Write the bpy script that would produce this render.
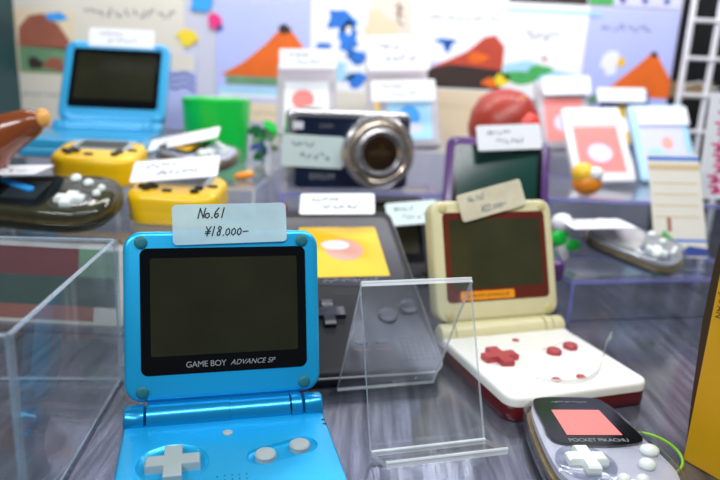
import bpy, bmesh, math, random
from mathutils import Matrix, Vector, Euler
for o in list(bpy.data.objects): bpy.data.objects.remove(o)
S = bpy.context.scene
COL = S.collection
PI = math.pi
R = math.radians
MM = 0.001

# ---------------------------------------------------------------- camera, world, lights, exposure
cd = bpy.data.cameras.new('camera'); cam = bpy.data.objects.new('camera', cd); COL.objects.link(cam)
cd.sensor_width = 36.0; cd.lens = 635/720*36; cd.clip_start = 0.01; cd.clip_end = 20
pitch, roll = R(14.3), R(2.87)
fw = Vector((0, math.cos(pitch), -math.sin(pitch))); up = Vector((0, math.sin(pitch), math.cos(pitch))); rt = Vector((1, 0, 0))
r2 = rt*math.cos(roll) + up*math.sin(roll); u2 = -rt*math.sin(roll) + up*math.cos(roll)
m = Matrix((r2, u2, -fw)).transposed().to_4x4(); m.translation = Vector((0, 0, .154))
cam.matrix_world = m
cd.dof.use_dof = True; cd.dof.focus_distance = .262; cd.dof.aperture_fstop = 7.2
S.camera = cam
W = bpy.data.worlds.new('world'); S.world = W; W.use_nodes = True
W.node_tree.nodes['Background'].inputs[0].default_value = (.80, .88, 1.0, 1)
W.node_tree.nodes['Background'].inputs[1].default_value = .11
def area(name, loc, target, sx, sy, watts, color):
    d = bpy.data.lights.new(name, 'AREA'); d.shape = 'RECTANGLE'; d.size = sx*MM; d.size_y = sy*MM; d.energy = watts; d.color = color
    o = bpy.data.objects.new(name, d); COL.objects.link(o); o.location = Vector(loc)*MM
    o.rotation_euler = (Vector(target)-Vector(loc)).to_track_quat('-Z', 'Y').to_euler()
    return o
area('case_tube_front', (150, 150, 560), (20, 300, 0), 700, 70, 3.2, (.93, .97, 1.0))
area('case_tube_back', (20, 610, 460), (20, 690, 40), 800, 60, 2.3, (1.0, .97, .98))
area('shop_tube', (-420, -260, 620), (-50, 300, 40), 500, 90, 3.6, (.95, .98, 1.0))
S.view_settings.view_transform = 'Standard'; S.view_settings.look = 'None'
S.view_settings.gamma = 1.0; S.view_settings.exposure = 0.0; S.view_settings.use_curve_mapping = False
S.cycles.transparent_max_bounces = 40; S.cycles.max_bounces = 12

# ---------------------------------------------------------------- materials
def mat(name, color, rough=.5, metal=0.0, var=0.06, scale=120., coat=0., spec=.5, bump=0., emit=0.):
    mt = bpy.data.materials.new(name); mt.use_nodes = True
    nt = mt.node_tree; b = nt.nodes['Principled BSDF']
    b.inputs['Roughness'].default_value = rough; b.inputs['Metallic'].default_value = metal
    b.inputs['Specular IOR Level'].default_value = spec
    if coat: b.inputs['Coat Weight'].default_value = coat; b.inputs['Coat Roughness'].default_value = .08
    tc = nt.nodes.new('ShaderNodeTexCoord'); n = nt.nodes.new('ShaderNodeTexNoise'); n.inputs['Scale'].default_value = scale
    nt.links.new(tc.outputs['Object'], n.inputs['Vector'])
    mx = nt.nodes.new('ShaderNodeMix'); mx.data_type = 'RGBA'
    a = [max(0, c*(1-var)) for c in color]; c2 = [min(1, c*(1+var)) for c in color]
    mx.inputs[6].default_value = (*a, 1); mx.inputs[7].default_value = (*c2, 1)
    nt.links.new(n.outputs['Fac'], mx.inputs[0]); nt.links.new(mx.outputs[2], b.inputs['Base Color'])
    if bump:
        bp = nt.nodes.new('ShaderNodeBump'); bp.inputs['Strength'].default_value = bump; bp.inputs['Distance'].default_value = .0002
        nt.links.new(n.outputs['Fac'], bp.inputs['Height']); nt.links.new(bp.outputs['Normal'], b.inputs['Normal'])
    return mt
def clear(name, tint, refl=.9, haze=0.0, haze_col=(.8, .85, .95), rough=.03):
    """thin clear sheet: passes light straight through, mirrors by Fresnel, with a little milky haze"""
    mt = bpy.data.materials.new(name); mt.use_nodes = True; nt = mt.node_tree; nt.nodes.clear()
    out = nt.nodes.new('ShaderNodeOutputMaterial'); tr = nt.nodes.new('ShaderNodeBsdfTransparent'); gl = nt.nodes.new('ShaderNodeBsdfGlossy')
    tr.inputs[0].default_value = (*tint, 1); gl.inputs['Roughness'].default_value = rough; gl.inputs[0].default_value = (refl, refl, refl, 1)
    lw = nt.nodes.new('ShaderNodeLayerWeight'); pw = nt.nodes.new('ShaderNodeMath'); pw.operation = 'POWER'; pw.inputs[1].default_value = 5
    fr = nt.nodes.new('ShaderNodeMapRange'); fr.inputs[3].default_value = .04; fr.inputs[4].default_value = .9   # Fresnel of a thin sheet, the same from both sides
    nt.links.new(lw.outputs['Facing'], pw.inputs[0]); nt.links.new(pw.outputs[0], fr.inputs[0])
    mx = nt.nodes.new('ShaderNodeMixShader'); last = tr
    if haze:
        df = nt.nodes.new('ShaderNodeBsdfDiffuse'); df.inputs[0].default_value = (*haze_col, 1)
        tc = nt.nodes.new('ShaderNodeTexCoord'); n = nt.nodes.new('ShaderNodeTexNoise'); n.inputs['Scale'].default_value = 60
        nt.links.new(tc.outputs['Object'], n.inputs['Vector'])
        mr = nt.nodes.new('ShaderNodeMapRange'); mr.inputs[3].default_value = haze*.6; mr.inputs[4].default_value = haze*1.4
        nt.links.new(n.outputs['Fac'], mr.inputs[0])
        m2 = nt.nodes.new('ShaderNodeMixShader'); nt.links.new(mr.outputs[0], m2.inputs[0])
        nt.links.new(tr.outputs[0], m2.inputs[1]); nt.links.new(df.outputs[0], m2.inputs[2]); last = m2
    nt.links.new(fr.outputs[0], mx.inputs[0]); nt.links.new(last.outputs[0], mx.inputs[1]); nt.links.new(gl.outputs[0], mx.inputs[2])
    nt.links.new(mx.outputs[0], out.inputs[0])
    return mt

M = {}
M['blue'] = mat('blue_metallic_paint', (.012, .44, .82), .36, .45, .10, 2500, coat=.25)
M['blue_barrel'] = mat('blue_hinge_paint', (.004, .28, .60), .24, .5, .08, 2500, coat=.3)
M['teal_pad'] = mat('teal_rubber', (.006, .14, .17), .55)
M['grey_key'] = mat('grey_key_plastic', (.36, .42, .42), .45)
M['black_gloss'] = mat('black_gloss_plastic', (.0025, .003, .004), .12, spec=.3)
M['screen'] = mat('dark_display', (.020, .020, .010), .16, 0, .55, 25, spec=.35)
M['silver_print'] = mat('silver_print', (.27, .28, .28), .4)
M['cream'] = mat('cream_plastic', (.68, .62, .36), .32, 0, .04)
M['cream_white'] = mat('pale_cream_plastic', (.86, .85, .80), .32, 0, .03)
M['cream_pad'] = mat('olive_cream_rubber', (.58, .50, .22), .5)
M['gold_sheen'] = mat('gold_reflection', (.62, .44, .06), .3, .3)  # seam band colour, carries the yellow carton's reflection as paint
M['burgundy'] = mat('burgundy_plastic', (.11, .008, .012), .3)
M['red_key'] = mat('red_key_plastic', (.42, .05, .06), .4)
M['maroon_gloss'] = mat('maroon_gloss_plastic', (.12, .02, .012), .12)
M['screen2'] = mat('brownish_display', (.040, .040, .018), .15, 0, .5, 25, spec=.35)
M['orange_print'] = mat('orange_print', (.85, .30, .01), .4)
M['charcoal'] = mat('charcoal_plastic', (.026, .026, .030), .5, 0, .15, 60, spec=.18)
M['bezel_grey'] = mat('slate_bezel', (.035, .037, .055), .25, spec=.25)
M['key_navy'] = mat('blue_black_key', (.022, .024, .04), .3)
M['edge_glint'] = mat('pale_grey_highlight', (.42, .42, .40), .4)  # painted highlight for the black handheld's rim
M['yellow'] = mat('yellow_plastic', (.97, .58, .004), .28, 0, .05, coat=.3)
M['yellow_print'] = mat('yellow_print', (.90, .55, .01), .45, 0, .08, 40)
M['pink_print'] = mat('pink_print', (.80, .40, .32), .5)
M['salmon'] = mat('salmon_print', (.85, .22, .20), .5)
M['white'] = mat('white_paper', (.86, .87, .90), .6, 0, .02)
M['white_key'] = mat('white_key_plastic', (.78, .84, .80), .3)
M['ink'] = mat('black_ink', (.012, .013, .02), .6)
M['grey_ink'] = mat('grey_ink', (.16, .18, .24), .7)
M['purple'] = mat('clear_purple_plastic', (.10, .035, .17), .22, 0, .15, coat=.4)
M['green_screen'] = mat('green_black_display', (.004, .04, .03), .14, 0, .6, 20, spec=.3)
M['cyan_blue'] = mat('sky_blue_plastic', (.03, .36, .66), .3, .15, .08, 2500, coat=.3)
M['green'] = mat('green_plastic', (.0, .60, .06), .3, 0, .05, coat=.3)
M['darkgreen'] = mat('leaf_green', (.015, .17, .05), .45)
M['brown'] = mat('brown_gloss_plastic', (.24, .055, .012), .22, 0, .2, 50, coat=.5)
M['tip'] = mat('orange_tip_plastic', (.85, .42, .10), .3)
M['reddome'] = mat('brick_red_plastic', (.38, .036, .02), .35, 0, .1)
M['scarlet'] = mat('scarlet_plastic', (.75, .05, .03), .35)
M['orange'] = mat('orange_plastic', (.82, .25, .01), .35)
M['amber'] = mat('amber_plastic', (.92, .55, .03), .3)
M['navy'] = mat('navy_metal', (.008, .017, .05), .3, .3)
M['silver'] = mat('silver_metal', (.62, .60, .60), .25, .9)
M['bronze'] = mat('bronze_metal', (.46, .38, .30), .25, .85)
M['lens'] = mat('lens_glass', (.02, .008, .003), .08)
M['cart_grey'] = mat('grey_cartridge_plastic', (.44, .41, .45), .45)
M['cart_white'] = mat('white_cartridge_plastic', (.78, .78, .82), .4)
M['cart_blue'] = mat('light_blue_cartridge_plastic', (.40, .66, .88), .35)
M['cart_navy'] = mat('navy_cartridge_plastic', (.02, .06, .25), .35)
M['lilac'] = mat('lilac_print', (.62, .64, .90), .6)
M['lav'] = mat('lavender_paper', (.48, .53, .90), .7, 0, .04, 20)
M['creampaper'] = mat('cream_paper', (.80, .66, .46), .7, 0, .05, 30)
M['ivorypaper'] = mat('ivory_paper', (.73, .69, .60), .7, 0, .05, 30)
M['hill_orange'] = mat('orange_watercolour', (.80, .14, .008), .7, 0, .25, 25)
M['hill_brown'] = mat('brown_watercolour', (.33, .10, .06), .7, 0, .3, 25)
M['hill_red'] = mat('dark_red_watercolour', (.52, .06, .03), .7, 0, .35, 30)
M['dark_print'] = mat('dark_brown_print', (.035, .018, .014), .7, 0, .4, 40)
M['green_wc'] = mat('green_watercolour', (.06, .40, .10), .7, 0, .3, 40)
M['sage'] = mat('sage_watercolour', (.14, .30, .16), .7, 0, .3, 40)
M['blue_wc'] = mat('blue_watercolour', (.02, .18, .66), .7, 0, .4, 40)
M['pale_blue'] = mat('pale_blue_watercolour', (.38, .68, .92), .7, 0, .15, 40)
M['navy_wc'] = mat('navy_watercolour', (.03, .06, .28), .7, 0, .3, 40)
M['magenta'] = mat('magenta_marker', (.80, .03, .22), .6)
M['skyblue'] = mat('sky_blue_sticker', (.03, .36, .90), .5)
M['yellowp'] = mat('yellow_sticker', (.90, .68, .03), .5)
M['darkteal'] = mat('dark_teal_panel', (.012, .055, .062), .5, 0, .2)
M['black'] = mat('matt_black', (.006, .006, .008), .6, 0, .3)
M['wire'] = mat('white_wire_coating', (.80, .80, .84), .4)
M['beige'] = mat('beige_board', (.46, .34, .18), .7)
M['hole'] = mat('open_hole', (.002, .002, .002), .9, spec=0.)
M['lime'] = mat('lime_cord', (.24, .55, .015), .4)
M['mustard'] = mat('mustard_carton', (.72, .38, .004), .45, 0, .08, 15)
M['shaded_side'] = mat('brown_black_shade', (.05, .026, .008), .5)  # shade on the carton's side, put into the colour
M['wallpaper'] = mat('pale_lilac_wall', (.60, .60, .72), .8, 0, .06, 8)
M['board'] = mat('gold_board', (.40, .27, .08), .3, .5, .6, 200)
M['dark_inner'] = mat('dark_inner_frame', (.02, .028, .03), .3)
M['shell_white'] = mat('milky_inner_plastic', (.72, .71, .78), .35, 0, .12, 90)
M['tan'] = mat('tan_print', (.62, .46, .26), .7)
M['dred'] = mat('deep_red_print', (.17, .018, .015), .5)
M['dgreen'] = mat('deep_green_print', (.015, .06, .035), .5)
M['acrylic'] = clear('clear_acrylic', (.97, .98, .985), 1.0, .012)
M['acrylic_edge'] = clear('acrylic_cut_edge', (.95, .97, .98), 1.0, .50, (.92, .95, .97), .1)
M['violet_edge'] = clear('violet_acrylic_edge', (.60, .58, .92), 1.0, .50, (.36, .36, .86), .1)
M['box_edge'] = clear('box_cut_edge', (.80, .86, .90), 1.0, .32, (.55, .64, .72), .08)
M['pale_tag'] = mat('pale_green_paper', (.66, .78, .76), .6, 0, .03)
M['frost'] = clear('frosted_film', (.85, .95, .97), 1.0, .60, (.62, .80, .84), .3)
M['cream_film'] = clear('cream_film', (.95, .92, .80), 1.0, .72, (.80, .74, .55), .3)
M['smoke'] = clear('smoky_clear_plastic', (.80, .82, .86), 1.0, .05, (.7, .72, .8), .05)
M['film'] = clear('clear_film', (.95, .95, .95), 1.0, .35, (.9, .9, .85), .1)
# counter: brushed metal, stretched reflections painted into its colour as streaks along the depth
mt = bpy.data.materials.new('brushed_counter'); mt.use_nodes = True; nt = mt.node_tree; b = nt.nodes['Principled BSDF']
tc = nt.nodes.new('ShaderNodeTexCoord'); mp = nt.nodes.new('ShaderNodeMapping'); mp.inputs['Scale'].default_value = (150, 9, 1)
mp.inputs['Rotation'].default_value = (0, 0, R(-12))
n = nt.nodes.new('ShaderNodeTexNoise'); n.inputs['Scale'].default_value = 1.6; n.inputs['Detail'].default_value = 5
nt.links.new(tc.outputs['Object'], mp.inputs[0]); nt.links.new(mp.outputs[0], n.inputs['Vector'])
cr = nt.nodes.new('ShaderNodeValToRGB'); cr.color_ramp.elements[0].position = .3; cr.color_ramp.elements[1].position = .75
cr.color_ramp.elements[0].color = (.075, .08, .11, 1); cr.color_ramp.elements[1].color = (.32, .33, .40, 1)
nt.links.new(n.outputs['Fac'], cr.inputs[0]); nt.links.new(cr.outputs[0], b.inputs['Base Color'])
b.inputs['Metallic'].default_value = .7; b.inputs['Roughness'].default_value = .16
bp = nt.nodes.new('ShaderNodeBump'); bp.inputs['Strength'].default_value = .25; bp.inputs['Distance'].default_value = .0004
nt.links.new(n.outputs['Fac'], bp.inputs['Height']); nt.links.new(bp.outputs['Normal'], b.inputs['Normal'])
M['counter'] = mt

# ---------------------------------------------------------------- mesh builder (millimetres)
class MB:
    def __init__(s): s.v = []; s.f = []; s.fm = []; s.mats = []; s.cur = 0; s.T = Matrix.Identity(4)
    def mat(s, name):
        if name not in s.mats: s.mats.append(name)
        s.cur = s.mats.index(name); return s
    def add(s, vs, fs):
        b = len(s.v); s.v += [tuple(s.T @ Vector(p)) for p in vs]
        for f in fs: s.f.append([b+i for i in f]); s.fm.append(s.cur)
        return s
    def rings(s, rs, cap0=True, cap1=True):
        n = len(rs[0]); vs = [p for r in rs for p in r]; fs = []
        for k in range(len(rs)-1):
            for i in range(n):
                j = (i+1) % n; fs.append([k*n+i, k*n+j, (k+1)*n+j, (k+1)*n+i])
        if cap0: fs.append(list(range(n))[::-1])
        if cap1: fs.append([(len(rs)-1)*n+i for i in range(n)])
        return s.add(vs, fs)
    def slab(s, w, h, r, z0, z1, bv=.0, cx=0., cy=0., seg=6, bs=3, bot=True):
        """rounded rectangle lying in xy, with bevelled edges"""
        def ring(ins, z):
            pts = []; rr = max(r-ins, .02); hw, hh = w/2-ins-rr, h/2-ins-rr
            for q, (sx, sy) in enumerate(((1, 1), (-1, 1), (-1, -1), (1, -1))):
                for k in range(seg+1):
                    a = PI/2*(q+k/seg); pts.append((cx+sx*hw+rr*math.cos(a), cy+sy*hh+rr*math.sin(a), z))
            return pts
        rs = []
        if bv > 0:
            if bot: rs += [ring(bv*(1-math.sin(PI/2*k/bs)), z0+bv*(1-math.cos(PI/2*k/bs))) for k in range(bs+1)]
            else: rs.append(ring(0, z0))
            rs += [ring(bv*(1-math.cos(PI/2*k/bs)), z1-bv*(1-math.sin(PI/2*k/bs))) for k in range(bs+1)]
        else: rs = [ring(0, z0), ring(0, z1)]
        return s.rings(rs)
    def prism(s, pts, z0, z1): return s.rings([[(x, y, z0) for x, y in pts], [(x, y, z1) for x, y in pts]])
    def scaled(s, pts, prof, c=(0, 0)):
        return s.rings([[(c[0]+(x-c[0])*k, c[1]+(y-c[1])*k, z) for x, y in pts] for k, z in prof])
    def lathe(s, prof, n=32, c=(0, 0, 0), axis='z', sx=1., sy=1.):
        rs = []
        for r, z in prof:
            q = []
            for i in range(n):
                a = 2*PI*i/n; x, y = r*math.cos(a)*sx, r*math.sin(a)*sy
                if axis == 'z': q.append((c[0]+x, c[1]+y, c[2]+z))
                elif axis == 'x': q.append((c[0]+z, c[1]+x, c[2]+y))
                else: q.append((c[0]+x, c[1]-z, c[2]+y))
            rs.append(q)
        return s.rings(rs)
    def ell(s, c, rx, ry, rz, n=24, k=12):
        prof = [(max(math.sin(PI*i/k), .01), -math.cos(PI*i/k)) for i in range(k+1)]
        return s.rings([[(c[0]+r*rx*math.cos(2*PI*i/n), c[1]+r*ry*math.sin(2*PI*i/n), c[2]+z*rz) for i in range(n)] for r, z in prof])
    def tube(s, path, rad, n=10, closed=False):
        P = [Vector(p) for p in path]; rs = []; L = len(P); ref = None
        for i, p in enumerate(P):
            t = (P[(i+1) % L]-P[i-1]) if closed else (P[min(i+1, L-1)]-P[max(i-1, 0)])
            t.normalize()
            if ref is None: ref = Vector((0, 0, 1)) if abs(t.z) < .9 else Vector((1, 0, 0))
            a = (ref-t*ref.dot(t)).normalized(); ref = a; bb = t.cross(a)
            rr = rad[i] if isinstance(rad, (list, tuple)) else rad
            rs.append([tuple(p+(a*math.cos(2*PI*k/n)+bb*math.sin(2*PI*k/n))*rr) for k in range(n)])
        if closed: rs.append(rs[0])
        return s.rings(rs, not closed, not closed)
    def stroke(s, line, w, z, h=.05):
        """a flat pen stroke along a polyline in xy"""
        for (x0, y0), (x1, y1) in zip(line, line[1:]):
            dx, dy = x1-x0, y1-y0; L = math.hypot(dx, dy) or 1e-6; dx /= L; dy /= L; e = w*.35
            a, c = (x0-dx*e, y0-dy*e), (x1+dx*e, y1+dy*e); nx, ny = -dy*w/2, dx*w/2
            s.prism([(a[0]-nx, a[1]-ny), (c[0]-nx, c[1]-ny), (c[0]+nx, c[1]+ny), (a[0]+nx, a[1]+ny)], z, z+h)
        return s
    def box(s, x0, x1, y0, y1, z0, z1):
        return s.prism([(x0, y0), (x1, y0), (x1, y1), (x0, y1)], z0, z1)
    def panel(s, a, b, c, d, t, face, edge):
        """clear sheet a-b-c-d with thickness t behind it: two clear faces and four cut edges"""
        a, b, c, d = map(Vector, (a, b, c, d)); nrm = (b-a).cross(d-a).normalized()*t
        q = [a, b, c, d]; p = [v-nrm for v in q]
        s.mat(face); s.add([tuple(v) for v in q+p], [[0, 1, 2, 3], [7, 6, 5, 4]])
        s.mat(edge); s.add([tuple(v) for v in q+p], [[i, 4+i, 4+(i+1) % 4, (i+1) % 4] for i in range(4)])
        return s
    def build(s, name, parent=None, mx=None, smooth=True, ang=35):
        me = bpy.data.meshes.new(name); me.from_pydata([(x*MM, y*MM, z*MM) for x, y, z in s.v], [], s.f)
        for k in s.mats: me.materials.append(M[k])
        me.polygons.foreach_set('material_index', s.fm)
        bm = bmesh.new(); bm.from_mesh(me); bmesh.ops.recalc_face_normals(bm, faces=bm.faces); bm.to_mesh(me); bm.free()
        if smooth:
            me.polygons.foreach_set('use_smooth', [True]*len(me.polygons)); me.set_sharp_from_angle(angle=R(ang))
        o = bpy.data.objects.new(name, me); COL.objects.link(o)
        if parent: o.parent = parent
        if mx is not None: o.matrix_basis = mx
        return o
def XF(loc=(0, 0, 0), rot=(0, 0, 0), sc=1.):
    return Matrix.Translation(Vector(loc)*MM) @ Euler([R(a) for a in rot]).to_matrix().to_4x4() @ Matrix.Scale(sc, 4)
def LX(loc=(0, 0, 0), rot=(0, 0, 0)):      # inside a mesh builder: millimetres
    return Matrix.Translation(Vector(loc)) @ Euler([R(a) for a in rot]).to_matrix().to_4x4()
def tag(o, label, cat, group=None, kind=None):
    o['label'] = label; o['category'] = cat
    if group: o['group'] = group
    if kind: o['kind'] = kind
    return o
def thing(name, label, cat, loc, rot=(0, 0, 0), sc=1., group=None):
    o = bpy.data.objects.new(name, None); COL.objects.link(o); o.empty_display_size = .01
    o.matrix_basis = XF(loc, rot, sc); return tag(o, label, cat, group)
def struct(mb, name):
    o = mb.build(name, smooth=False); o['kind'] = 'structure'; return o
def cut(o, cutter):
    md = o.modifiers.new('cut', 'BOOLEAN'); md.operation = 'DIFFERENCE'; md.object = cutter; md.solver = 'EXACT'
    bpy.context.view_layer.update(); dg = bpy.context.evaluated_depsgraph_get()
    me = bpy.data.meshes.new_from_object(o.evaluated_get(dg)); o.modifiers.clear(); o.data = me
    me.set_sharp_from_angle(angle=R(30)); bpy.data.objects.remove(cutter)
def lettering(text, size, material, parent, mx, shear=0., spacing=1., name='lettering'):
    c = bpy.data.curves.new('t', 'FONT'); c.body = text; c.size = size*MM; c.align_x = 'CENTER'; c.align_y = 'CENTER'; c.extrude = .00003
    c.shear = shear; c.space_character = spacing
    t = bpy.data.objects.new('t', c); COL.objects.link(t); bpy.context.view_layer.update()
    me = bpy.data.meshes.new_from_object(t.evaluated_get(bpy.context.evaluated_depsgraph_get())); bpy.data.objects.remove(t)
    me.name = name; me.materials.clear(); me.materials.append(M[material])
    o = bpy.data.objects.new(name, me); COL.objects.link(o); o.parent = parent; o.matrix_basis = mx
    return o
def clone(o, parent=None):
    c = o.copy(); COL.objects.link(c); c.parent = parent
    for ch in list(o.children): clone(ch, c)
    return c
def oval(rx, ry, cx=0, cy=0, n=32, rot=0):
    out = []
    for i in range(n):
        a = 2*PI*i/n; x, y = rx*math.cos(a), ry*math.sin(a); out.append((cx+x*math.cos(rot)-y*math.sin(rot), cy+x*math.sin(rot)+y*math.cos(rot)))
    return out
def pill(L, w, cx, cy, rot, n=10):
    pts = []
    for e in (1, -1):
        for k in range(n+1):
            a = -PI/2+PI*k/n + (0 if e == 1 else PI); pts.append((e*(L-w)/2+w/2*math.cos(a), w/2*math.sin(a)))
    return [(cx+x*math.cos(rot)-y*math.sin(rot), cy+x*math.sin(rot)+y*math.cos(rot)) for x, y in pts]
def cross(L, w): h = w/2; l = L/2; return [(h, l), (-h, l), (-h, h), (-l, h), (-l, -h), (-h, -h), (-h, -l), (h, -l), (h, -h), (l, -h), (l, h), (h, h)]
# pen-written characters
G = {'N': [[(0, 0), (.1, 1), (.5, .05), (.62, 1)]], 'o': [[(.32, .5), (.1, .4), (.05, .12), (.3, 0), (.48, .18), (.42, .42), (.3, .5)]],
     '.': [[(.1, .0), (.16, .06)]], '6': [[(.4, 1), (.12, .6), (.05, .2), (.25, 0), (.45, .2), (.35, .45), (.1, .35)]],
     '1': [[(.3, 1), (.18, 0)]], '8': [[(.42, .9), (.2, 1), (.1, .8), (.38, .4), (.35, .08), (.12, .02), (.06, .3), (.36, .62), (.45, .85)]],
     '0': [[(.3, .75), (.1, .6), (.05, .2), (.25, 0), (.45, .2), (.45, .55), (.3, .75)]], '-': [[(.05, .35), (.6, .4)]],
     '2': [[(.05, .8), (.25, 1), (.45, .8), (.3, .4), (.02, 0), (.5, .05)]], '7': [[(.05, .95), (.5, 1), (.2, 0)]],
     'Y': [[(.05, 1), (.3, .55), (.55, 1)], [(.3, .55), (.25, 0)], [(.05, .45), (.55, .5)], [(.02, .25), (.52, .3)]], ' ': []}
def write(mb, text, x, y, h, w, z, slant=.18, adv=.62):
    for ch in text:
        for ln in G.get(ch, []): mb.stroke([(x+px*h+py*h*slant, y+py*h) for px, py in ln], w, z)
        x += h*(.3 if ch == '.' else adv)
def scribble(mb, x0, x1, y, h, w, z, seed, step=.9):
    rnd = random.Random(seed); x = x0
    while x < x1:
        L = rnd.uniform(.4, .9)*h
        mb.stroke([(x, y+rnd.uniform(0, h)), (x+L*.5, y+rnd.uniform(0, h)), (x+L, y+rnd.uniform(0, h))], w, z); x += L+h*rnd.uniform(.2, .7)*step
TAGS = 'handwritten price tags'
def price_tag(label, loc, rot, w, h, face='white', ink='grey_ink', lines=None, seed=1, r=1.8):
    """one rounded card with pen writing"""
    b = MB().mat(face).slab(w, h, r, -.25, .25, .08, seg=4, bs=1).mat(ink)
    if lines:
        for (t, x, y, hh) in lines: write(b, t, x, y, hh, hh*.13, .27)
    else:
        scribble(b, -w*.34, -w*.02, h*.12, h*.17, h*.05, .27, seed); scribble(b, -w*.2, w*.22, -h*.25, h*.2, h*.05, .27, seed+5)
    o = b.build('price_tag'); o.matrix_basis = XF(loc, rot)
    return tag(o, label, 'price tag', TAGS)

# ---------------------------------------------------------------- structure
b = MB().mat('wallpaper').box(-402, 338, 737, 745, -4, 420); struct(b, 'wall_back')
b = MB().mat('darkteal').box(-402, -394, 560, 737, -4, 420); struct(b, 'wall_left')
b = MB().mat('black').box(338, 560, 800, 808, -4, 420).box(338, 342, 745, 800, -4, 420); struct(b, 'wall_right')
b = MB().mat('counter').box(-460, 560, 40, 800, -14, 0)
tag(b.build('display_counter', smooth=False), 'brushed silver grey counter top that everything in the case stands on', 'counter')

# ---------------------------------------------------------------- clear acrylic risers
RIS = 'clear acrylic risers'
def riser(label, cx, cy, w, d, z, yaw=0, edge='acrylic_edge', t=2.5, front=True):
    b = MB(); x, y = w/2, d/2
    b.panel((-x, -y, z), (x, -y, z), (x, y, z), (-x, y, z), t, 'acrylic', edge)
    if front: b.panel((-x+t, -y, 0), (x-t, -y, 0), (x-t, -y, z-t), (-x+t, -y, z-t), t, 'acrylic', edge)
    b.panel((-x, y, 0), (-x, -y, 0), (-x, -y, z-t), (-x, y, z-t), t, 'acrylic', edge)
    b.panel((x, -y, 0), (x, y, 0), (x, y, z-t), (x, -y, z-t), t, 'acrylic', edge)
    o = b.build('acrylic_riser', smooth=False); o.matrix_basis = XF((cx, cy, 0), (0, 0, yaw))
    return tag(o, label, 'riser', RIS)
riser('low clear riser under the dark oval handheld at the left', -177, 388, 195, 84, 55)
riser('clear step under the yellow handheld furthest from the blue clamshell', -224, 464, 102, 41, 71)
riser('clear step carrying the green cup', -121, 528, 90, 166, 75)
riser('tall clear riser under the light blue clamshell at the back', -236, 566, 116, 150, 84)
riser('clear shelf the compact camera stands on', -2, 517, 136, 45, 66, 14, 'violet_edge', 3)
riser('high clear riser carrying the grey cartridges and red dome', 36, 612, 244, 98, 95)
riser('clear riser with violet edges under the flat oval handheld on the right', 209, 452, 150, 60, 30, 13, 'violet_edge')
riser('clear step with violet front edge under the orange trinket', 242, 578, 184, 145, 69, 0, 'violet_edge', 3)
riser('rear clear step carrying the navy cartridge', 240, 690, 180, 66, 90)
riser('small clear riser under the purple clamshell', 88, 450, 66, 84, 30)
# open box at the left edge
b = MB(); d = Vector((math.cos(R(84)), -math.sin(R(84)), 0)); nrm = Vector((-math.sin(R(84)), -math.cos(R(84)), 0))
p0 = Vector((-117, 291, 0)); p1 = p0+d*114; q0 = p0+nrm*150; q1 = p1+nrm*150; hz = Vector((0, 0, 74))
for a, c in ((p0, p1), (p1, q1), (q1, q0), (q0, p0)): b.panel(a, c, c+hz, a+hz, 2.0, 'acrylic', 'box_edge')
z3 = Vector((0, 0, 3)); b.panel(p0+z3, q0+z3, q1+z3, p1+z3, 2.5, 'acrylic', 'box_edge')
for a, c in ((p0, p1), (q0, p0), (p1, q1)):   # glued seams
    b.mat('box_edge'); b.tube([a+hz-z3*.2, c+hz-z3*.2], .8, 6)
b.tube([p0+z3*.5, p0+hz], .6, 6); b.tube([p1+z3*.5, p1+hz], .8, 6); b.tube([p0+z3*.5, p1+z3*.5], .7, 6); b.tube([p0+z3*.5, q0+z3*.5], .5, 6)
tag(b.build('acrylic_box', smooth=False), 'empty open clear acrylic box left of the blue clamshell handheld', 'box')

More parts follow.
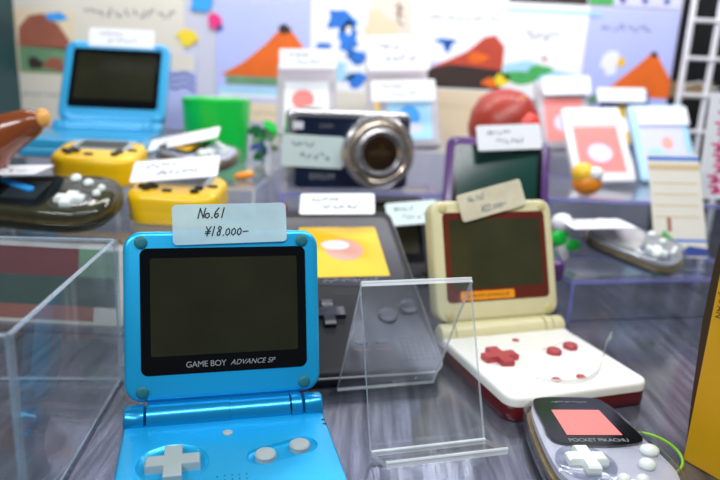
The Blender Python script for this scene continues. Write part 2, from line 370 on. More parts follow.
# ---------------------------------------------------------------- clamshell handhelds
CL = 'clamshell handhelds'
def clamshell(label, loc, yaw, op, P, sc=1., full=True, text=True):
    root = thing('handheld_console', label, 'handheld console', loc, (0, 0, yaw), sc, CL)
    sp = P.get('split', 6.5)
    ush = MB().mat(P['base']).slab(82, 83, 7, sp+.1, 13, 1.6, 0, -35.5, bot=False).build('upper_shell', root)
    if full:
        c = MB().mat(P['base']).scaled(oval(13.2, 12.6, -20.8, -33.3, 48), [(.80, 11.4), (.93, 12.2), (1.0, 13.0), (1.03, 14)], (-20.8, -33.3)).build('cutter')
        c.parent = root; cut(ush, c)
        pl = pill(29, 11.5, 20, -31.8, R(17))
        c = MB().mat(P['base']).scaled(pl, [(.9, 11.8), (.97, 12.3), (1.0, 13.0), (1.02, 14)], (20, -31.8)).build('cutter')
        c.parent = root; cut(ush, c)
    lsh = MB().mat(P['low']).slab(81.6, 82.6, 7, 0, sp-.1, 1.8, 0, -35.5).mat(P['seam']).slab(81.8, 82.8, 7, sp-.2, sp+.7, 0, 0, -35.5).build('lower_shell', root)
    for s in (1, -1):
        MB().mat(P['hinge']).lathe([(5.2, 32.8*s), (6.2, 33.3*s), (6.2, 39.8*s), (5.6, 40.8*s), (4.2, 41.2*s)], 28, (0, 0, 13), 'x').build('hinge_cap', root)
    if full:
        b = MB().mat(P['key']).rings([[(-20.8+x*k, -33.3+y*k, z) for x, y in cross(19.6, 6.6)] for k, z in ((1, 11.2), (1, 14.2), (.95, 14.7))])
        b.build('directional_pad', root)
        for x, y in ((26.9, -29.6), (13.1, -33.9)):
            MB().mat(P['key']).lathe([(4.1, 11.5), (4.1, 13.7), (3.5, 14.3), (2.0, 14.55)], 28, (x, y, 0)).build('action_button', root)
        MB().mat(P['key']).lathe([(2.0, 12.6), (2.0, 13.4), (1.5, 13.7)], 20, (-.2, -15.9, 0)).build('light_button', root)
        for x in (-7.0, 7.6):
            MB().mat(P['key']).lathe([(2.5, 12.6), (2.5, 13.5), (1.8, 13.9)], 20, (x, -64.6, 0)).build('menu_button', root)
        b = MB().mat('black_gloss')
        for i, (x, y) in enumerate([(dx*2.6, -44-dy*2.6-abs(dx)*.2) for dy in range(4) for dx in range(-2, 3)]): b.lathe([(.35, 12.95), (.35, 13.03)], 8, (x, y, 0))
        b.build('speaker_holes', root)
        for y in (-11.8, -15.2): MB().mat('black_gloss').slab(1.6, 1.2, .3, 12.4, 13.05, 0, 39.6, y).build('indicator_light', root)
    lm = XF((0, 0, 13), (180-op, 0, 0))
    lid = MB().mat(P['lid']).slab(82, 71, 7.5, -11, 0, 2.0, 0, 42.3).build('lid', root, lm)
    b = MB().mat(P['hinge']).lathe([(5.4, -32.4), (6.4, -32), (6.4, 1.2), (6.1, 1.4), (6.1, 26.6)], 32, (0, 0, 0), 'x').lathe([(6.5, 27.4), (6.5, 31.6), (5.8, 32.2)], 32, (0, 0, 0), 'x')
    b.box(-32, 31.5, 3, 8, -9, -1.2); b.build('hinge_barrel', lid)
    bz = MB().mat(P['bezel']).slab(69.4, 53, 3, -.5, .22, .1, .4, 44.2, bs=1).build('screen_bezel', lid)
    MB().mat(P['screen']).slab(61.5, 41, 1, .2, .32, 0, .5, 46).build('screen', bz)
    for x, y in ((-33.8, 73.2), (33.6, 73.2), (-33.8, 11), (33.6, 11)):
        MB().mat(P['pad']).lathe([(2.6, -.4), (2.6, .5), (2.1, .9), (1.0, 1.05)], 24, (x, y, 0)).build('rubber_pad', lid)
    if text:
        lettering('GAME BOY', 3.5, P['print'], bz, XF((-8.0, 21.4, .28)), 0, .95)
        lettering('ADVANCE SP', 3.1, P['print'], bz, XF((11.4, 21.4, .28)), .35, 1.02)
    return root, lid
PB = dict(base='blue', low='blue', seam='blue_barrel', hinge='blue_barrel', key='grey_key', lid='blue', bezel='black_gloss', screen='screen', pad='teal_pad', print='silver_print')
blue, blid = clamshell('metallic blue clamshell handheld, open, nearest the front', (-53.2, 243.4, 0), 14.8, 106.1, PB)
PW = dict(split=8.2, base='cream_white', low='burgundy', seam='gold_sheen', hinge='cream', key='red_key', lid='cream', bezel='maroon_gloss', screen='screen2', pad='cream_pad', print='maroon_gloss')
white, wlid = clamshell('cream clamshell handheld with burgundy underside and red keys, open', (86.8, 354, 0), 19.1, 108.8, PW, text=False)
wb = [c for c in wlid.children if c.name.startswith('screen_bezel')][0]
MB().mat('orange_print').slab(36, 5.2, 1, .2, .3, 0, -7.5, 21.3).build('logo_band', wb)
lettering('GAME BOY ADVANCE SP', 2.7, 'maroon_gloss', wb, XF((-7.5, 21.2, .34)), 0, .95)
PP = dict(base='purple', low='purple', seam='purple', hinge='purple', key='grey_key', lid='purple', bezel='black_gloss', screen='green_screen', pad='purple', print='silver_print')
purple, plid = clamshell('clear purple clamshell handheld behind the cream one', (103, 480, 30), -6, 116, PP, full=False, text=False)
PK = dict(base='charcoal', low='charcoal', seam='black', hinge='charcoal', key='grey_key', lid='charcoal', bezel='black_gloss', screen='screen', pad='charcoal', print='silver_print')
black, klid = clamshell('black clamshell handheld half hidden behind the yellow screened one', (16, 428, 0), 8, 135, PK, full=False, text=False)
PC = dict(base='cyan_blue', low='cyan_blue', seam='cyan_blue', hinge='cyan_blue', key='grey_key', lid='cyan_blue', bezel='black_gloss', screen='screen', pad='cyan_blue', print='silver_print')
sky, slid = clamshell('sky blue clamshell handheld on the tall riser at the back left', (-229, 572, 84), 6, 120, PC, 1.14, full=False, text=False)

# ---------------------------------------------------------------- upright black handheld with yellow screen
g = thing('portrait_handheld', 'black one-piece handheld with yellow screen leaning back behind the clear stand', 'handheld console', (10, 297.5, 9), (26, 0, 14))
b = MB().mat('charcoal').slab(79, 134, 7, -10.5, 0, 2.2, 0, 67); body = b.build('body', g)
MB().mat('edge_glint').slab(80.2, 135.2, 7.5, -3.4, -2.4, 0, 0, 67).build('edge_highlight', g)  # highlight along the body edge, modelled as a pale rim
b = MB().mat('bezel_grey').prism([(-33, 126), (33, 126), (35, 122), (35, 72), (31, 65), (0, 62), (-31, 65), (-35, 72), (-35, 122)], -.3, .25); bz = b.build('screen_bezel', g)
b = MB().mat('yellow_print').slab(50, 46, .8, .2, .4, 0, 0, 93)
b.mat('pink_print').prism(oval(12, 10, 1, 94), .4, .46).mat('white').prism(oval(9, 4.5, -4, 98.5), .46, .5)
b.build('screen', bz)
scr = MB().mat('grey_key'); scribble(scr, -16, 16, 66, 2.2, .4, .27, 4); scr.build('marking', bz)
MB().mat('key_navy').rings([[(-17.3+x*k, 40.6+y*k, z) for x, y in cross(19, 6.6)] for k, z in ((1, -.5), (1, 2.6), (.9, 3.2))]).build('directional_pad', g)
for x, y in ((29.8, 43.2), (16.2, 37.4)): MB().mat('key_navy').lathe([(5.4, -.5), (5.4, 2.2), (4.6, 2.9), (2, 3.2)], 28, (x, y, 0)).build('action_button', g)
for x in (-2.5, 9.0):
    MB().mat('key_navy').prism(pill(7, 2.6, x, 19.5, 0), -.2, 1.3).build('menu_button', g)
    b = MB().mat('dred'); scribble(b, x-4, x+3.6, 14, 1.5, .45, .02, int(x)+7, .3); b.build('marking', g)
b = MB().mat('hole')
for i in range(6):
    for j in range(6): b.lathe([(1.0, -.05), (1.0, .06)], 10, (19.5+i*3.1, 6.5+j*2.9, 0))
b.build('speaker_holes', g)
b = MB().mat('black'); b.slab(20, 3.6, 1, -.02, .06, 0, -2, 57); b.build('nameplate', g)

# ---------------------------------------------------------------- clear display stand
b = MB(); P = [(0, 0), (34, 67.5), (62, 3), (81, 10)]; Wd = 52
for (f0, z0), (f1, z1) in zip(P, P[1:]):
    b.panel((0, -f0, z0), (0, -f1, z1), (Wd, -f1, z1), (Wd, -f0, z0), 2.2, 'acrylic', 'acrylic_edge')
b.mat('acrylic_edge')
b.tube([(0, -34, 67.6), (Wd, -34, 67.6)], .7, 8); b.tube([(0, -62, 2.6), (Wd, -62, 2.6)], .8, 8)
b.mat('acrylic_edge').tube([(0, -81, 10), (Wd, -81, 10)], .7, 8)
o = b.build('display_stand', smooth=False); o.matrix_basis = XF((-8, 294, .8), (0, 0, 16))
tag(o, 'empty folded clear acrylic display stand with a front lip', 'display stand')

# ---------------------------------------------------------------- oval clear handhelds
OV = 'clear oval handhelds'
def smooth_loop(ctrl, k=5):
    n = len(ctrl); out = []
    for i in range(n):
        p0, p1, p2, p3 = (Vector(ctrl[(i+j-1) % n]) for j in range(4))
        for t in [q/k for q in range(k)]:
            v = .5*((2*p1)+(-p0+p2)*t+(2*p0-5*p1+4*p2-p3)*t*t+(-p0+3*p1-3*p2+p3)*t**3); out.append((v.x, v.y))
    return out
OUT = smooth_loop([(0, 40), (-12, 39.5), (-19, 35), (-22, 26), (-24.5, 10), (-26.5, -10), (-26, -24), (-19, -35), (0, -40), (19, -35), (26, -24), (26.5, -10), (24.5, 10), (22, 26), (19, 35), (12, 39.5)])
def pebble(label, loc, rot, sc=1., shellm='smoke', inner='shell_white', scr='salmon', text=True, win_m='black_gloss'):
    root = thing('oval_handheld', label, 'handheld console', loc, (0, 0, 0), sc, OV)
    root.matrix_basis = XF(loc, (rot[0], rot[1], 0), sc) @ XF((0, 0, 0), (0, 0, rot[2]))   # turned flat first, then tipped
    MB().mat(shellm).scaled(OUT, [(.80, 0), (.93, 1.2), (.99, 4), (1.0, 7.5), (.985, 11), (.94, 13.4), (.86, 14.6)]).build('clear_case', root)
    b = MB().mat(inner).scaled(OUT, [(.80, 9.2), (.88, 9.6), (.88, 12.4), (.80, 13.4)])
    b.mat('dark_inner').scaled(OUT, [(.78, 1.4), (.88, 2.4), (.90, 5.2), (.86, 5.6)]).mat('board').scaled(OUT, [(.87, 5.6), (.93, 6.0), (.93, 7.8), (.84, 8.2)])
    b.build('inner_frame', root)
    win = smooth_loop([(-13, 34), (0, 35), (13, 34), (17, 29), (19, 12), (20, 2), (16, -3), (0, -5), (-16, -3), (-20, 2), (-19, 12), (-17, 29)], 4)
    w = MB().mat(win_m).prism(win, 13.2, 14.75).build('window', root)
    b = MB().mat(scr).prism([(-12, 2.5), (12, 2.5), (11, 23), (-11, 23)], 14.7, 14.9); b.build('screen', w)
    if text:
        lettering('POCKET PIKACHU', 3.3, 'silver_print', w, XF((0, -1.4, 14.82)), 0, .92)
        b = MB().mat('silver_print'); scribble(b, -8, 8, 29.5, 1.6, .35, 14.8, 3); b.build('marking', w)
    MB().mat('smoke').lathe([(11.5, 13.8), (11.5, 14.9), (10.5, 15.3)], 32, (-12, -16.5, 0)).build('pad_surround', root)
    MB().mat('white_key').rings([[(-12+x*k, -16.5+y*k, z) for x, y in cross(15.5, 5.6)] for k, z in ((1, 14), (1, 17), (.88, 17.8))]).build('directional_pad', root)
    for x, y, rx, ry in ((17.5, -9, 4.0, 3.2), (11.5, -18.5, 3.4, 2.9), (-2.5, -28, 2.6, 2.3), (4.5, -28.5, 2.6, 2.3)):
        MB().mat('white_key').ell((x, y, 15), rx, ry, 2.4, 20, 8).build('push_button', root)
    return root
pa = pebble('clear oval handheld with salmon screen, nearest on the counter at the right', (102, 235, 0), (0, 0, 5))
MB().mat('lime').tube([(28+14*math.cos(a), 8+13*math.sin(a), 3+2.0*math.sin(a)) for a in [2*PI*i/36 for i in range(36)]], .65, 8, True).build('wrist_cord', pa)['label'] = 'lime green cord loop'
M['smoke_olive'] = clear('olive_clear_plastic', (.50, .50, .38), 1.0, .22, (.10, .10, .06), .06)
M['olive_inner'] = mat('olive_inner_plastic', (.13, .13, .09), .4, 0, .3, 90)
M['grey_inner'] = mat('grey_inner_plastic', (.46, .46, .46), .35, 0, .25, 90)
pl_ = pebble('dark olive oval handheld with a blue bar, lying at the left edge', (-194, 390, 62), (15, 0, 92), 1.08, 'smoke_olive', 'olive_inner', 'dark_inner', False)
MB().mat('skyblue').prism(pill(26, 4.5, 5, 20, R(62)), 14.9, 16).build('coloured_bar', pl_)
pebble('clear oval handheld lying on the violet edged riser at the right', (199, 452, 38), (16, 5, 62), .92, 'smoke', 'grey_inner', 'cart_grey', False, 'grey_inner')
pebble('clear oval handheld lying beside the green cup', (-133, 512, 81.5), (12, 0, 70), .86, 'smoke', 'shell_white', 'yellow_print', False)

# ---------------------------------------------------------------- yellow handhelds
YE = 'yellow handhelds'
def yellow(label, loc, yaw):
    root = thing('yellow_handheld', label, 'handheld console', loc, (11, 0, yaw), 1., YE)
    MB().mat('yellow').slab(60.4, 46.4, 14, 0, 10, .5, 0, 23).build('lower_shell', root)
    MB().mat('yellow').slab(60.6, 46.6, 14, 9.8, 20, 4.5, 0, 23, bot=False).build('upper_shell', root)
    b = MB().mat('grey_key').slab(42, 22, 4, 19.6, 20.6, .4, 0, 32, bs=1).mat('black_gloss').slab(33, 17, 2, 20.5, 20.8, 0, 0, 32); b.build('screen', root)
    MB().mat('black').prism([(-17+x, 15+y) for x, y in cross(12, 4)], 19.8, 21.8).build('directional_pad', root)
    for x, y in ((16, 17), (15, 11)): MB().mat('black').lathe([(2.9, 19.8), (2.9, 21.4), (2, 21.8)], 18, (x, y, 0)).build('action_button', root)
    MB().mat('black').prism(pill(6.5, 3, -3, 10, 0), 19.8, 21).build('menu_button', root)
    MB().mat('black').prism(pill(6.5, 3, 24, 22, 0), 19.4, 21).build('menu_button', root)
    return root
yellow('yellow handheld behind the blue clamshell with a tag over its screen', (-124, 399, 55.4), -3)
yellow('yellow handheld in front of the sky blue clamshell', (-190, 438, 71.4), 2)

# ---------------------------------------------------------------- compact camera
c = thing('compact_camera', 'navy compact camera with a large silver lens ring', 'camera', (-12, 511, 66.2), (0, 0, 14))
# local: x across, -y front, z up
b = MB().mat('silver'); b.T = LX((0, 10, 31), (90, 0, 0)); b.slab(100, 62, 6, -11, 11, 2.2); b.build('body', c)
b = MB().mat('navy'); b.T = LX((2, -1.2, 29), (90, 0, 0)); b.slab(92, 56, 4, -.5, .5, .2, bs=1); fp = b.build('front_plate', c)
b = MB().mat('silver').lathe([(29, 0), (30, 3), (29.4, 9), (27, 11), (24.6, 11)], 48, (22, -1, 31), 'y'); ring = b.build('lens_ring', c)
MB().mat('bronze').lathe([(25, 8), (25, 12), (22.8, 13), (19, 10)], 48, (22, -1, 31), 'y').build('inner_ring', ring)
MB().mat('silver').lathe([(19.5, 9), (19.5, 13.5), (17, 14.6), (14.4, 12)], 48, (22, -1, 31), 'y').build('lens_barrel', ring)
MB().mat('lens').lathe([(14.6, 9), (14, 12.4), (9, 13.2), (3, 13.5)], 40, (22, -1, 31), 'y').build('lens', ring)
MB().mat('silver').slab(16, 7, 3, 61.5, 64.6, .8, -30, 10).build('shutter_button', c)
MB().mat('cart_white').box(-46, -38, -2, -1, 47, 53).build('flash_window', c)
lettering('EXILIM', 6.5, 'silver_print', c, XF((-22, -2.2, 10), (90, 0, 0)), 0, 1.05)
lettering('CASIO', 3.6, 'silver_print', c, XF((-20, -2.2, 50), (90, 0, 0)), 0, 1.05)

# ---------------------------------------------------------------- game cartridges
CA = 'game cartridges with tags'
def cartridge(label, loc, rot, w, h, body, pic):
    root = thing('game_cartridge', label, 'game cartridge', loc, rot, 1., CA)
    b = MB().mat(body).slab(w, h, 3, -7.5, 0, 1.2, 0, 0, 4, 2)
    for k in range(3): b.box(-w/2-.3, -w/2+2.2, -h*.36+k*5, -h*.36+k*5+2, -5, .2); b.box(w/2-2.2, w/2+.3, -h*.36+k*5, -h*.36+k*5+2, -5, .2)
    b.build('casing', root)
    L = MB(); pic(L, w*.74, h*.62); lb = L.build('picture_label', root, XF((0, -h*.08, .12))); return root
def pic_red(L, w, h):
    L.mat('white').slab(w, h, 1, -.1, .05); L.mat('salmon').prism(oval(w*.26, h*.22, -w*.08, h*.10), .05, .1).prism(oval(w*.16, h*.1, w*.16, -h*.3), .05, .1)
def pic_yel(L, w, h):
    L.mat('yellow_print').slab(w, h, 1, -.1, .05); L.mat('white').prism(oval(w*.2, h*.15), .05, .1)
def pic_bl(L, w, h):
    L.mat('pale_blue').slab(w, h, 1, -.1, .05); L.mat('skyblue').prism(oval(w*.24, h*.3, 0, .1*h), .05, .1).mat('lilac').prism(oval(w*.2, h*.14, w*.1, -h*.2), .1, .14)
def pic_pink(L, w, h):
    L.mat('salmon').slab(w, h, 1, -.1, .05); L.mat('lilac').prism(oval(w*.27, h*.2, 0, -h*.08), .05, .1)
def pic_pale(L, w, h):
    L.mat('lilac').slab(w, h, 1, -.1, .05); L.mat('pink_print').prism(oval(w*.14, h*.14, w*.1, h*.1), .05, .1).mat('pale_blue').prism(oval(w*.2, h*.14, -w*.2, -h*.15), .05, .1)
def pic_navy(L, w, h):
    L.mat('yellow_print').slab(w*.6, h, 1, -.1, .05); L.mat('white').prism(oval(w*.2, h*.2), .05, .1)
cartridge('grey cartridge with a red and white picture, left of the camera top', (-57, 612, 133), (66, -2.8, .7), 56, 72, 'cart_grey', pic_red)
cartridge('grey cartridge with a yellow picture, highest behind the camera', (30, 632, 134), (66, -4, 1), 60, 76, 'cart_grey', pic_yel)
cartridge('grey cartridge with a blue picture beside the camera lens', (39, 586, 123), (62, -4.5, 1.2), 54, 60, 'cart_grey', pic_bl)
cartridge('grey cartridge with a plain pink picture, rear of the two pink ones', (208, 684, 128), (62, -3.9, 1), 54, 78, 'cart_grey', pic_pink)
cartridge('white cartridge with a pink picture leaning behind the orange trinket', (220, 607, 105), (48, -3.2, .8), 57, 84, 'cart_white', pic_pink)
cartridge('light blue cartridge leaning behind the standing card', (291, 629, 108), (55, -3.2, .8), 56, 84, 'cart_blue', pic_pale)
cartridge('navy cartridge with a yellow picture on the rear step', (280, 698, 124), (66, -1.6, .4), 52, 68, 'cart_navy', pic_navy)

# ---------------------------------------------------------------- price tags
o = price_tag('frosted price tag No.61 stuck to the top of the blue clamshell', (0, 0, 0), (0, 0, 0), 48, 17, 'frost', 'ink',
    [('No.61', -13.5, 2.6, 4.2), ('Y18.000-', -11.0, -5.0, 3.9)])
o.matrix_basis = blue.matrix_basis @ XF((0, 0, 13), (180-106.1, 0, 0)) @ XF((3.0, 80.8, .6), (0, 0, 1.2))
o = price_tag('cream film price tag stuck slanting on the cream clamshell lid', (0, 0, 0), (0, 0, 0), 45, 16.5, 'cream_film', 'grey_ink',
    [('No.102', -16, 2.2, 3.4), ('Y22.000-', -9, -5.4, 3.8)])
o.matrix_basis = white.matrix_basis @ XF((0, 0, 13), (180-108.8, 0, 0)) @ XF((-1.5, 77.5, 1.6), (0, 0, 13))
price_tag('white price tag lying slanted on the oval handheld beside the green cup', (-147, 519, 99), (15, -14, 4), 58, 26, seed=3)
price_tag('white price tag leaning on the yellow handheld behind the blue clamshell', (-123, 413, 90.5), (33, -7, 2), 57, 21, seed=4)
price_tag('white price tag lying on the dark olive oval handheld', (-226, 396, 87), (3, -3, 2), 50, 30, seed=5)
o = price_tag('pale price tag stuck over the left half of the compact camera', (0, 0, 0), (0, 0, 0), 49, 25, 'pale_tag', 'grey_ink', seed=6)
o.matrix_basis = c.matrix_basis @ XF((-30, -3.0, 30), (90, 2, 0))
price_tag('white price tag along the top of the yellow screened handheld', (-15.5, 396, 76), (33, -3, 1), 47.5, 19, seed=7)
o = price_tag('grey price tag on the top of the black clamshell lid', (37, 452, 61), (48, -6, 8), 38, 19, 'pale_tag', 'grey_ink', seed=8)
o = price_tag('white price tag on the purple clamshell lid below the red dome', (112, 500, 115), (70, -4, 9), 52, 20, seed=9)
price_tag('white price tag on the top of the sky blue clamshell lid', (-221, 590, 178), (70, 0, 4), 57, 17, seed=10)
price_tag('white price tag lying on the oval handheld on the violet edged riser', (169, 446, 61), (-2, -4, 1), 44, 34, seed=11)
price_tag('white price tag on top of the grey cartridge with the red and white picture', (-57, 617, 169), (74, -2.8, .7), 54, 19, seed=12)
price_tag('large white price tag on the highest grey cartridge', (28, 632, 179), (75, -3.7, 1), 59, 34, seed=13)
price_tag('white price tag on the grey cartridge with the blue picture', (32, 587, 145), (68, -4, 1), 58, 20, seed=14)
price_tag('white price tag on the rear pink picture cartridge', (209, 690, 157), (68, -3.9, 1), 50, 20, seed=15)
price_tag('white price tag on the white cartridge with the pink picture', (218, 627, 129), (50, -3.2, 1), 54, 20, seed=16)
price_tag('white price tag on the light blue cartridge', (293, 643, 132), (57, -3.2, 1), 50, 20, seed=17)
price_tag('white price tag on the navy cartridge', (271, 698, 150), (66, -2, 1), 52, 16, seed=18)

# ---------------------------------------------------------------- clear film curl lying on the cream handheld
b = MB().mat('film'); rs = []
for i in range(17):
    t = i/16; x = -26+62*t; y = -56-16*math.sin(PI*min(1, t*1.05))+6*t*t; z = 13.8+62*max(0, t-.72)**1.3
    rs.append([(x, y, z), (x+.2, y+.5, z+.3+3.2*t), (x+.3, y+.8, z+.3+3.2*t), (x+.3, y+.4, z)])
b.rings(rs); o = b.build('film_curl'); o.matrix_basis = white.matrix_basis.copy()
tag(o, 'thin clear film curling off the cream clamshell keypad', 'film')

# ---------------------------------------------------------------- yellow carton at the right edge
c = thing('product_carton', 'mustard yellow product carton standing at the right edge', 'box', (145, 246, 0), (0, 0, -60))
b = MB().mat('mustard').slab(74, 34, .8, 0, 128, .5, 37, 17, 2, 1); b.build('carton', c)
b = MB().mat('shaded_side').prism([(.5, 1), (-1.6, 30), (-3.2, 62), (-3.0, 88), (-1.4, 112), (.5, 127), (1, 127), (1, 1)], -3, -.4); b.build('bowed_side', c, XF((0, 0, 0), (90, 0, 0)))  # bowed side lying in shadow, its shade painted as dark brown
lettering('JAPAN', 3.6, 'ink', c, XF((3.0, -.1, 72), (90, 90, 0)), 0, 1.05)

# ---------------------------------------------------------------- trinkets and small things
c = thing('green_cup', 'plain green plastic cup beside the sky blue clamshell', 'cup', (-134, 578, 75.2))
MB().mat('green').lathe([(26, 0), (27, 1), (30, 52), (30.4, 54.5), (29.4, 55), (28.4, 54), (25.5, 4), (20, 3)], 48).build('cup', c)
b = MB().mat('brown').tube([(-262, 398, 62), (-254, 399, 78), (-245, 400, 94), (-233, 402, 106), (-219, 404, 113), (-210, 404, 117), (-205, 404, 119)], [17, 18, 18, 14.5, 11, 9, 5], 18)
b.ell((-262, 398, 66), 18, 15, 12); o = b.build('curved_toy'); tag(o, 'glossy brown plastic toy curving up to an orange tip', 'toy')
MB().mat('tip').ell((-203.5, 404, 120), 4.5, 5, 6).build('orange_tip', o)
c = thing('red_dome', 'brick red rounded dome standing behind the purple clamshell', 'ornament', (128, 600, 95.2))
MB().mat('reddome').lathe([(24, 0), (30, 6), (33, 20), (31, 34), (24, 47), (13, 54), (3, 56)], 40).build('dome', c)
MB().mat('scarlet').ell((14, -22, 24), 15, 10, 13).build('front_patch', c)
MB().mat('amber').ell((10, -17, 45), 3.5, 3, 5).build('yellow_stud', c)
c = thing('round_trinket', 'small round orange trinket with a white patch on the violet step', 'trinket', (184, 520, 69.2))
MB().mat('orange').ell((0, 0, 10), 12, 11, 10).build('base', c)
MB().mat('amber').ell((-4, 0, 18), 9.5, 10, 9).build('top', c)
MB().mat('white').ell((4, -6, 19), 6.5, 5.5, 5.5).build('white_patch', c)
c = thing('bow_trinket', 'small green and white trinket beside the cream clamshell lid', 'trinket', (150, 458, 30.2))
MB().mat('white').lathe([(5, 0), (6, 2), (4.5, 12), (5.5, 18)], 20).build('stem', c)
MB().mat('green').ell((-3, -2, 17), 7, 4, 7).ell((6, -2, 12), 7, 4, 4.5).build('bow', c)
MB().mat('white').ell((-2, 0, 28), 8, 7, 7).build('ball', c)
# leafy sprig and sweets in the gap left of the camera
b = MB(); rnd = random.Random(5)
for i in range(16):
    a = rnd.uniform(0, 2*PI); r_ = rnd.uniform(2, 12); b.mat(('darkgreen', 'green', 'sage', 'navy_wc')[i % 4]); b.T = LX((-92+r_*math.cos(a), 574+r_*math.sin(a)*.5, 78+rnd.uniform(4, 32)), (rnd.uniform(30, 90), rnd.uniform(-40, 40), rnd.uniform(0, 180)))
    b.scaled(oval(7, 4), [(1, -.3), (1, .3)])
b.T = Matrix.Identity(4); b.mat('darkgreen').tube([(-92, 574, 75.2), (-91, 574, 90), (-92, 575, 105)], 1.2, 6)
tag(b.build('plastic_sprig'), 'small plastic leaf sprig right of the green cup', 'ornament')
b = MB().mat('orange').ell((0, 0, 3), 8, 4.5, 3); b.mat('amber').ell((3, 0, 4.5), 4, 3, 1.6); o = b.build('wrapped_sweet'); o.matrix_basis = XF((-90, 478, 75.2), (0, -8, 15)); tag(o, 'orange flat sweet lying right of the tagged yellow handheld', 'sweet')
b = MB().mat('dred').slab(18, 14, 1, 0, 60, .6, 0, 0, 2, 1); o = b.build('dark_red_carton'); o.matrix_basis = XF((-64, 462, 0), (0, 0, 10)); tag(o, 'dark red carton under the left end of the camera shelf', 'box')
# leaflet behind the acrylic box
b = MB().mat('ivorypaper').slab(96, 50, 1, -.4, .1); b.mat('dred').box(-44, 20, 4, 23, .1, .2).mat('dgreen').box(-44, 44, -14, 4, .1, .2).mat('hill_brown').box(-30, 30, -23, -14, .1, .2).mat('sage').box(20, 44, 4, 22, .1, .2)
o = b.build('leaflet'); o.matrix_basis = XF((-190, 366, 24.5), (78, 0, 0)); tag(o, 'dark red and green leaflet propped under the low riser', 'leaflet')
# standing card
b = MB().mat('ivorypaper').slab(40, 82, 1, -.5, .1); b.mat('blue_wc').box(-20, 20, 36, 39, .1, .2).mat('tan').box(-20, 20, 28, 32.5, .1, .2)
for k in range(4): b.mat('tan').box(-18, 16, 17-k*9, 18-k*9, .1, .2)
b.mat('blue_wc').box(-10, 20, -29, -27, .1, .2).mat('navy_wc').prism([(-6, -40), (19.8, -40), (20, -34), (6, -32)], .1, .2).mat('green_wc').prism([(-19.8, -40), (-8, -40), (-6, -26), (-12, -20), (-19, -30)], .1, .2).mat('hill_brown').box(-9, -6, -21, -10, .1, .2)
o = b.build('standing_card'); o.matrix_basis = XF((243, 484, 71), (64, -1.7, .4)); tag(o, 'narrow ivory card with a blue line and green plant leaning on the step', 'card')
b = MB().mat('white').slab(40, 86, 1, -.4, .1); rnd = random.Random(9)
b.mat('magenta')
for k in range(9):
    y = 36-k*8.6; x = -13+rnd.uniform(0, 4); b.stroke([(x, y), (x+8, y-1.5), (x+3, y-5), (x+11, y-4)], 2.3, .1); b.stroke([(x+5, y+2), (x+6, y-6)], 1.4, .1); b.stroke([(x+15, y), (x+24, y-2), (x+18, y-5)], 2.3, .1)
o = b.build('handwritten_sign'); o.matrix_basis = XF((297, 526, 114), (86, 0, 0)); tag(o, 'white sign with pink brush writing at the right edge', 'sign')
# wire rack at the back right
b = MB().mat('wire')
for x, z0 in ((343, 0), (372, 0), (401, 0)): b.tube([(x+1, 722, 0), (x, 722, 268)], 3.2, 8)
for z in (36, 75, 114, 153, 192, 231, 262): b.tube([(343, 720, z), (401, 720, z)], 2.2, 8)
tag(b.build('wire_rack'), 'white wire grid rack standing at the back right', 'rack')
b = MB().mat('beige').slab(56, 34, 1, 0, 170, .5, 0, 0, 2, 1).mat('black').slab(56.4, 34.4, 1, 0, 150, 0, 0, 0, 2, 1).slab(56.4, 34.4, 1, 168, 176, 0, 0, 0, 2, 1); o = b.build('storage_carton')
o.matrix_basis = XF((370, 772, 0)); tag(o, 'dark storage carton with a beige band behind the wire rack', 'box')
b = MB().mat('wire').tube([(345, 728, 150), (352, 727, 164), (366, 727, 168), (376, 727, 160), (388, 727, 162)], 1.0, 6); tag(b.build('white_cable'), 'thin white cable looping behind the wire rack', 'cable')

# ---------------------------------------------------------------- postcards on the back wall
PO = 'postcards on the back wall'
def postcard(label, x0, x1, z0, z1, paper, draw, lift=0., name='postcard'):
    """sheet pinned on the back wall; draw() gets wall coordinates"""
    b = MB(); b.T = LX((0, 736.6-lift, 0), (90, 0, 0))
    b.mat(paper).box(x0, x1, z0, z1, 0, .5)
    draw(b); o = b.build(name, smooth=False); return tag(o, label, 'postcard', PO)
def blot(b, mname, cx, cz, rx, rz, seed, z=.5):
    rnd = random.Random(seed); n = 14
    b.mat(mname).prism([(cx+rx*rnd.uniform(.55, 1.1)*math.cos(2*PI*i/n), cz+rz*rnd.uniform(.55, 1.1)*math.sin(2*PI*i/n)) for i in range(n)], z, z+.12)
def d1(b):
    b.mat('creampaper').box(-394, -328, 140, 210, .5, .6)
    b.mat('hill_brown').prism([(-392, 170), (-390, 190), (-378, 203), (-362, 206), (-346, 196), (-334, 178), (-332, 168)], .6, .7)
    b.mat('sage').box(-392, -330, 142, 170, .6, .7); blot(b, 'hill_brown', -352, 152, 14, 10, 2, .7); blot(b, 'dark_print', -375, 152, 12, 8, 12, .7)
    blot(b, 'skyblue', -346, 203, 14, 6, 3, .7)
    b.mat('grey_ink'); scribble(b, -316, -218, 206, 9, 1.8, .5, 21); scribble(b, -392, -330, 116, 4, 1, .5, 22)
    blot(b, 'hill_red', -249, 178, 5, 5, 4)
postcard('large ivory postcard with a brown hill picture above the sky blue clamshell', -394, -206, 84, 262, 'ivorypaper', d1)
def d2(b):
    b.mat('ivorypaper').box(-230, -194, 152, 170, .5, .6)
    for k in range(3): b.mat('navy_wc').stroke([(-229, 150-k*7), (-218, 146-k*7), (-206, 150-k*7), (-195, 144-k*7)], 2.6, .5)
postcard('small lavender card with navy wavy lines between blue clamshell and green cup', -231, -193, 86, 171, 'lav', d2, .8)
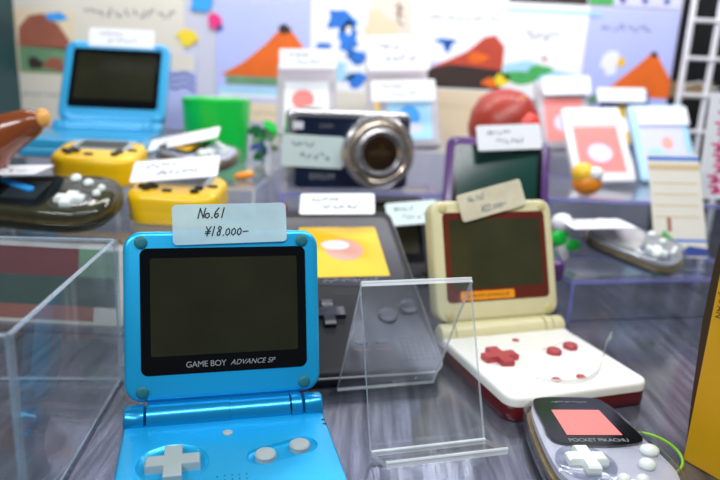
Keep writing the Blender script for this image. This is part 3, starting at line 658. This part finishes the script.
def d3(b):
    b.mat('creampaper').box(-171, -61, 99, 122, .5, .6).mat('pale_blue').box(-168, -70, 130, 138, .5, .6).mat('white').box(-168, -70, 126, 130, .5, .6)
    b.mat('sage').box(-160, -64, 140, 154, .5, .6)
    b.mat('hill_orange').prism([(-166, 150), (-140, 165), (-115, 186), (-100, 202), (-90, 204), (-78, 190), (-62, 168), (-62, 150)], .6, .7)
    blot(b, 'dark_print', -95, 202, 8, 6, 6, .7); b.mat('lilac'); scribble(b, -135, -85, 226, 8, 2, .5, 23); b.mat('grey_ink'); scribble(b, -165, -80, 108, 4, .9, .6, 24)
postcard('lavender postcard with an orange hill on a green band', -171, -61, 97, 268, 'lav', d3)
def d4(b):
    b.mat('white').box(-66, -4, 138, 236, .5, .6)
    for i, (x, z, a, c_) in enumerate(((-32, 214, 21, 13), (-24, 196, 15, 20), (-50, 184, 12, 7), (-14, 176, 12, 9), (-14, 152, 14, 11), (-48, 170, 10, 6))): blot(b, 'blue_wc', x, z, a, c_, 30+i, .6)
    blot(b, 'pale_blue', -30, 160, 18, 12, 41, .6); blot(b, 'white', -20, 164, 9, 6, 42, .75); blot(b, 'white', -24, 204, 4, 6, 43, .75)
    blot(b, 'creampaper', 12, 205, 22, 28, 44, .5)
    b.mat('hill_brown').stroke([(26, 232), (34, 230), (28, 224), (35, 222)], 1.6, .62); b.stroke([(30, 236), (30, 216), (36, 212)], 1.6, .62)
postcard('white postcard with splashed blue brush blots beside the cartridges', -61, 46, 106, 270, 'ivorypaper', d4)
def d5(b):
    b.mat('pale_blue').box(46, 158, 248, 262, .5, .6); b.mat('lilac').box(66, 150, 150, 206, .5, .55)
    b.mat('white').box(66, 150, 176, 206, .55, .6)
    b.mat('hill_red').prism([(66, 168), (84, 176), (108, 188), (126, 204), (138, 207), (150, 194), (150, 150), (66, 150)], .6, .7)
    b.mat('dark_print').prism([(66, 148), (150, 148), (150, 170), (120, 172), (90, 174), (66, 168)], .7, .8); blot(b, 'hill_orange', 138, 156, 10, 6, 51, .8)
    blot(b, 'blue_wc', 82, 198, 14, 4, 52, .65); blot(b, 'blue_wc', 86, 192, 5, 7, 53, .65); blot(b, 'hill_orange', 120, 182, 14, 6, 54, .75)
    b.mat('grey_ink'); scribble(b, 60, 140, 220, 6, 1.3, .5, 25); b.mat('creampaper').box(46, 160, 88, 146, .5, .6); b.mat('tan'); scribble(b, 66, 140, 126, 4, .9, .6, 26)
postcard('white postcard with a dark red slope above the red dome', 46, 148, 86, 268, 'white', d5)
def d6(b):
    b.mat('pale_blue').box(150, 250, 232, 236, .5, .6); b.mat('pale_blue').prism([(150, 176), (176, 182), (210, 172), (236, 168), (236, 160), (150, 160)], .5, .58)
    blot(b, 'green_wc', 170, 164, 24, 8, 61, .6); blot(b, 'green_wc', 190, 172, 16, 6, 62, .6); blot(b, 'yellowp', 150, 160, 10, 8, 63, .6); blot(b, 'hill_red', 194, 184, 3, 3, 64, .6)
    b.mat('grey_ink'); scribble(b, 172, 208, 204, 9, 1.7, .5, 27)
postcard('white postcard with a green brush stroke behind the pink cartridges', 149, 238, 140, 242, 'white', d6, .8)
def d7(b):
    b.mat('hill_orange').prism([(258, 148), (276, 162), (300, 184), (312, 196), (318, 196), (326, 184), (338, 168), (338, 148)], .5, .6)
    blot(b, 'dark_print', 315, 195, 5, 4, 71, .6); blot(b, 'amber', 280, 184, 5, 7, 72, .6); blot(b, 'white', 268, 186, 12, 16, 73, .55)
    b.mat('sage').prism([(238, 140), (262, 152), (258, 138)], .6, .7); b.mat('grey_ink'); scribble(b, 254, 306, 218, 7, 1.6, .5, 28)
postcard('lavender blue postcard with an orange peak and small orange spot', 239, 337, 128, 240, 'lav', d7)
def d8(b):
    blot(b, 'hill_brown', 190, 254, 30, 6, 81)
postcard('dark maroon postcard at the top edge of the wall', 149, 234, 243.5, 290, 'dark_print', d8)
def d9(b): blot(b, 'yellowp', 245, 262, 7, 8, 91)
postcard('narrow green postcard at the top edge of the wall', 236, 262, 244, 290, 'green_wc', d9)
def d10(b):
    for i in range(7): blot(b, 'navy_wc', 272+i*8, 250+(i % 3)*7, 4, 4, 100+i)
postcard('white postcard with navy marks at the top right of the wall', 264, 334, 243, 290, 'lilac', d10)
for nm, mn, cx, cz, rx, rz, sd in (('blue', 'skyblue', -186, 226, 16, 16, 7), ('red', 'magenta', -172, 207, 12, 11, 8), ('yellow', 'yellowp', -202, 189, 14, 11, 9)):
    b = MB(); b.T = LX((0, 735.4, 0), (90, 0, 0)); blot(b, mn, cx, cz, rx, rz, sd, 0.)
    if nm == 'red': blot(b, 'navy_wc', cx+5, cz-7, 5, 4, 77, .12)
    tag(b.build('paper_sticker', smooth=False), f'{nm} cut paper sticker on the wall above the green cup', 'sticker', 'paper stickers')
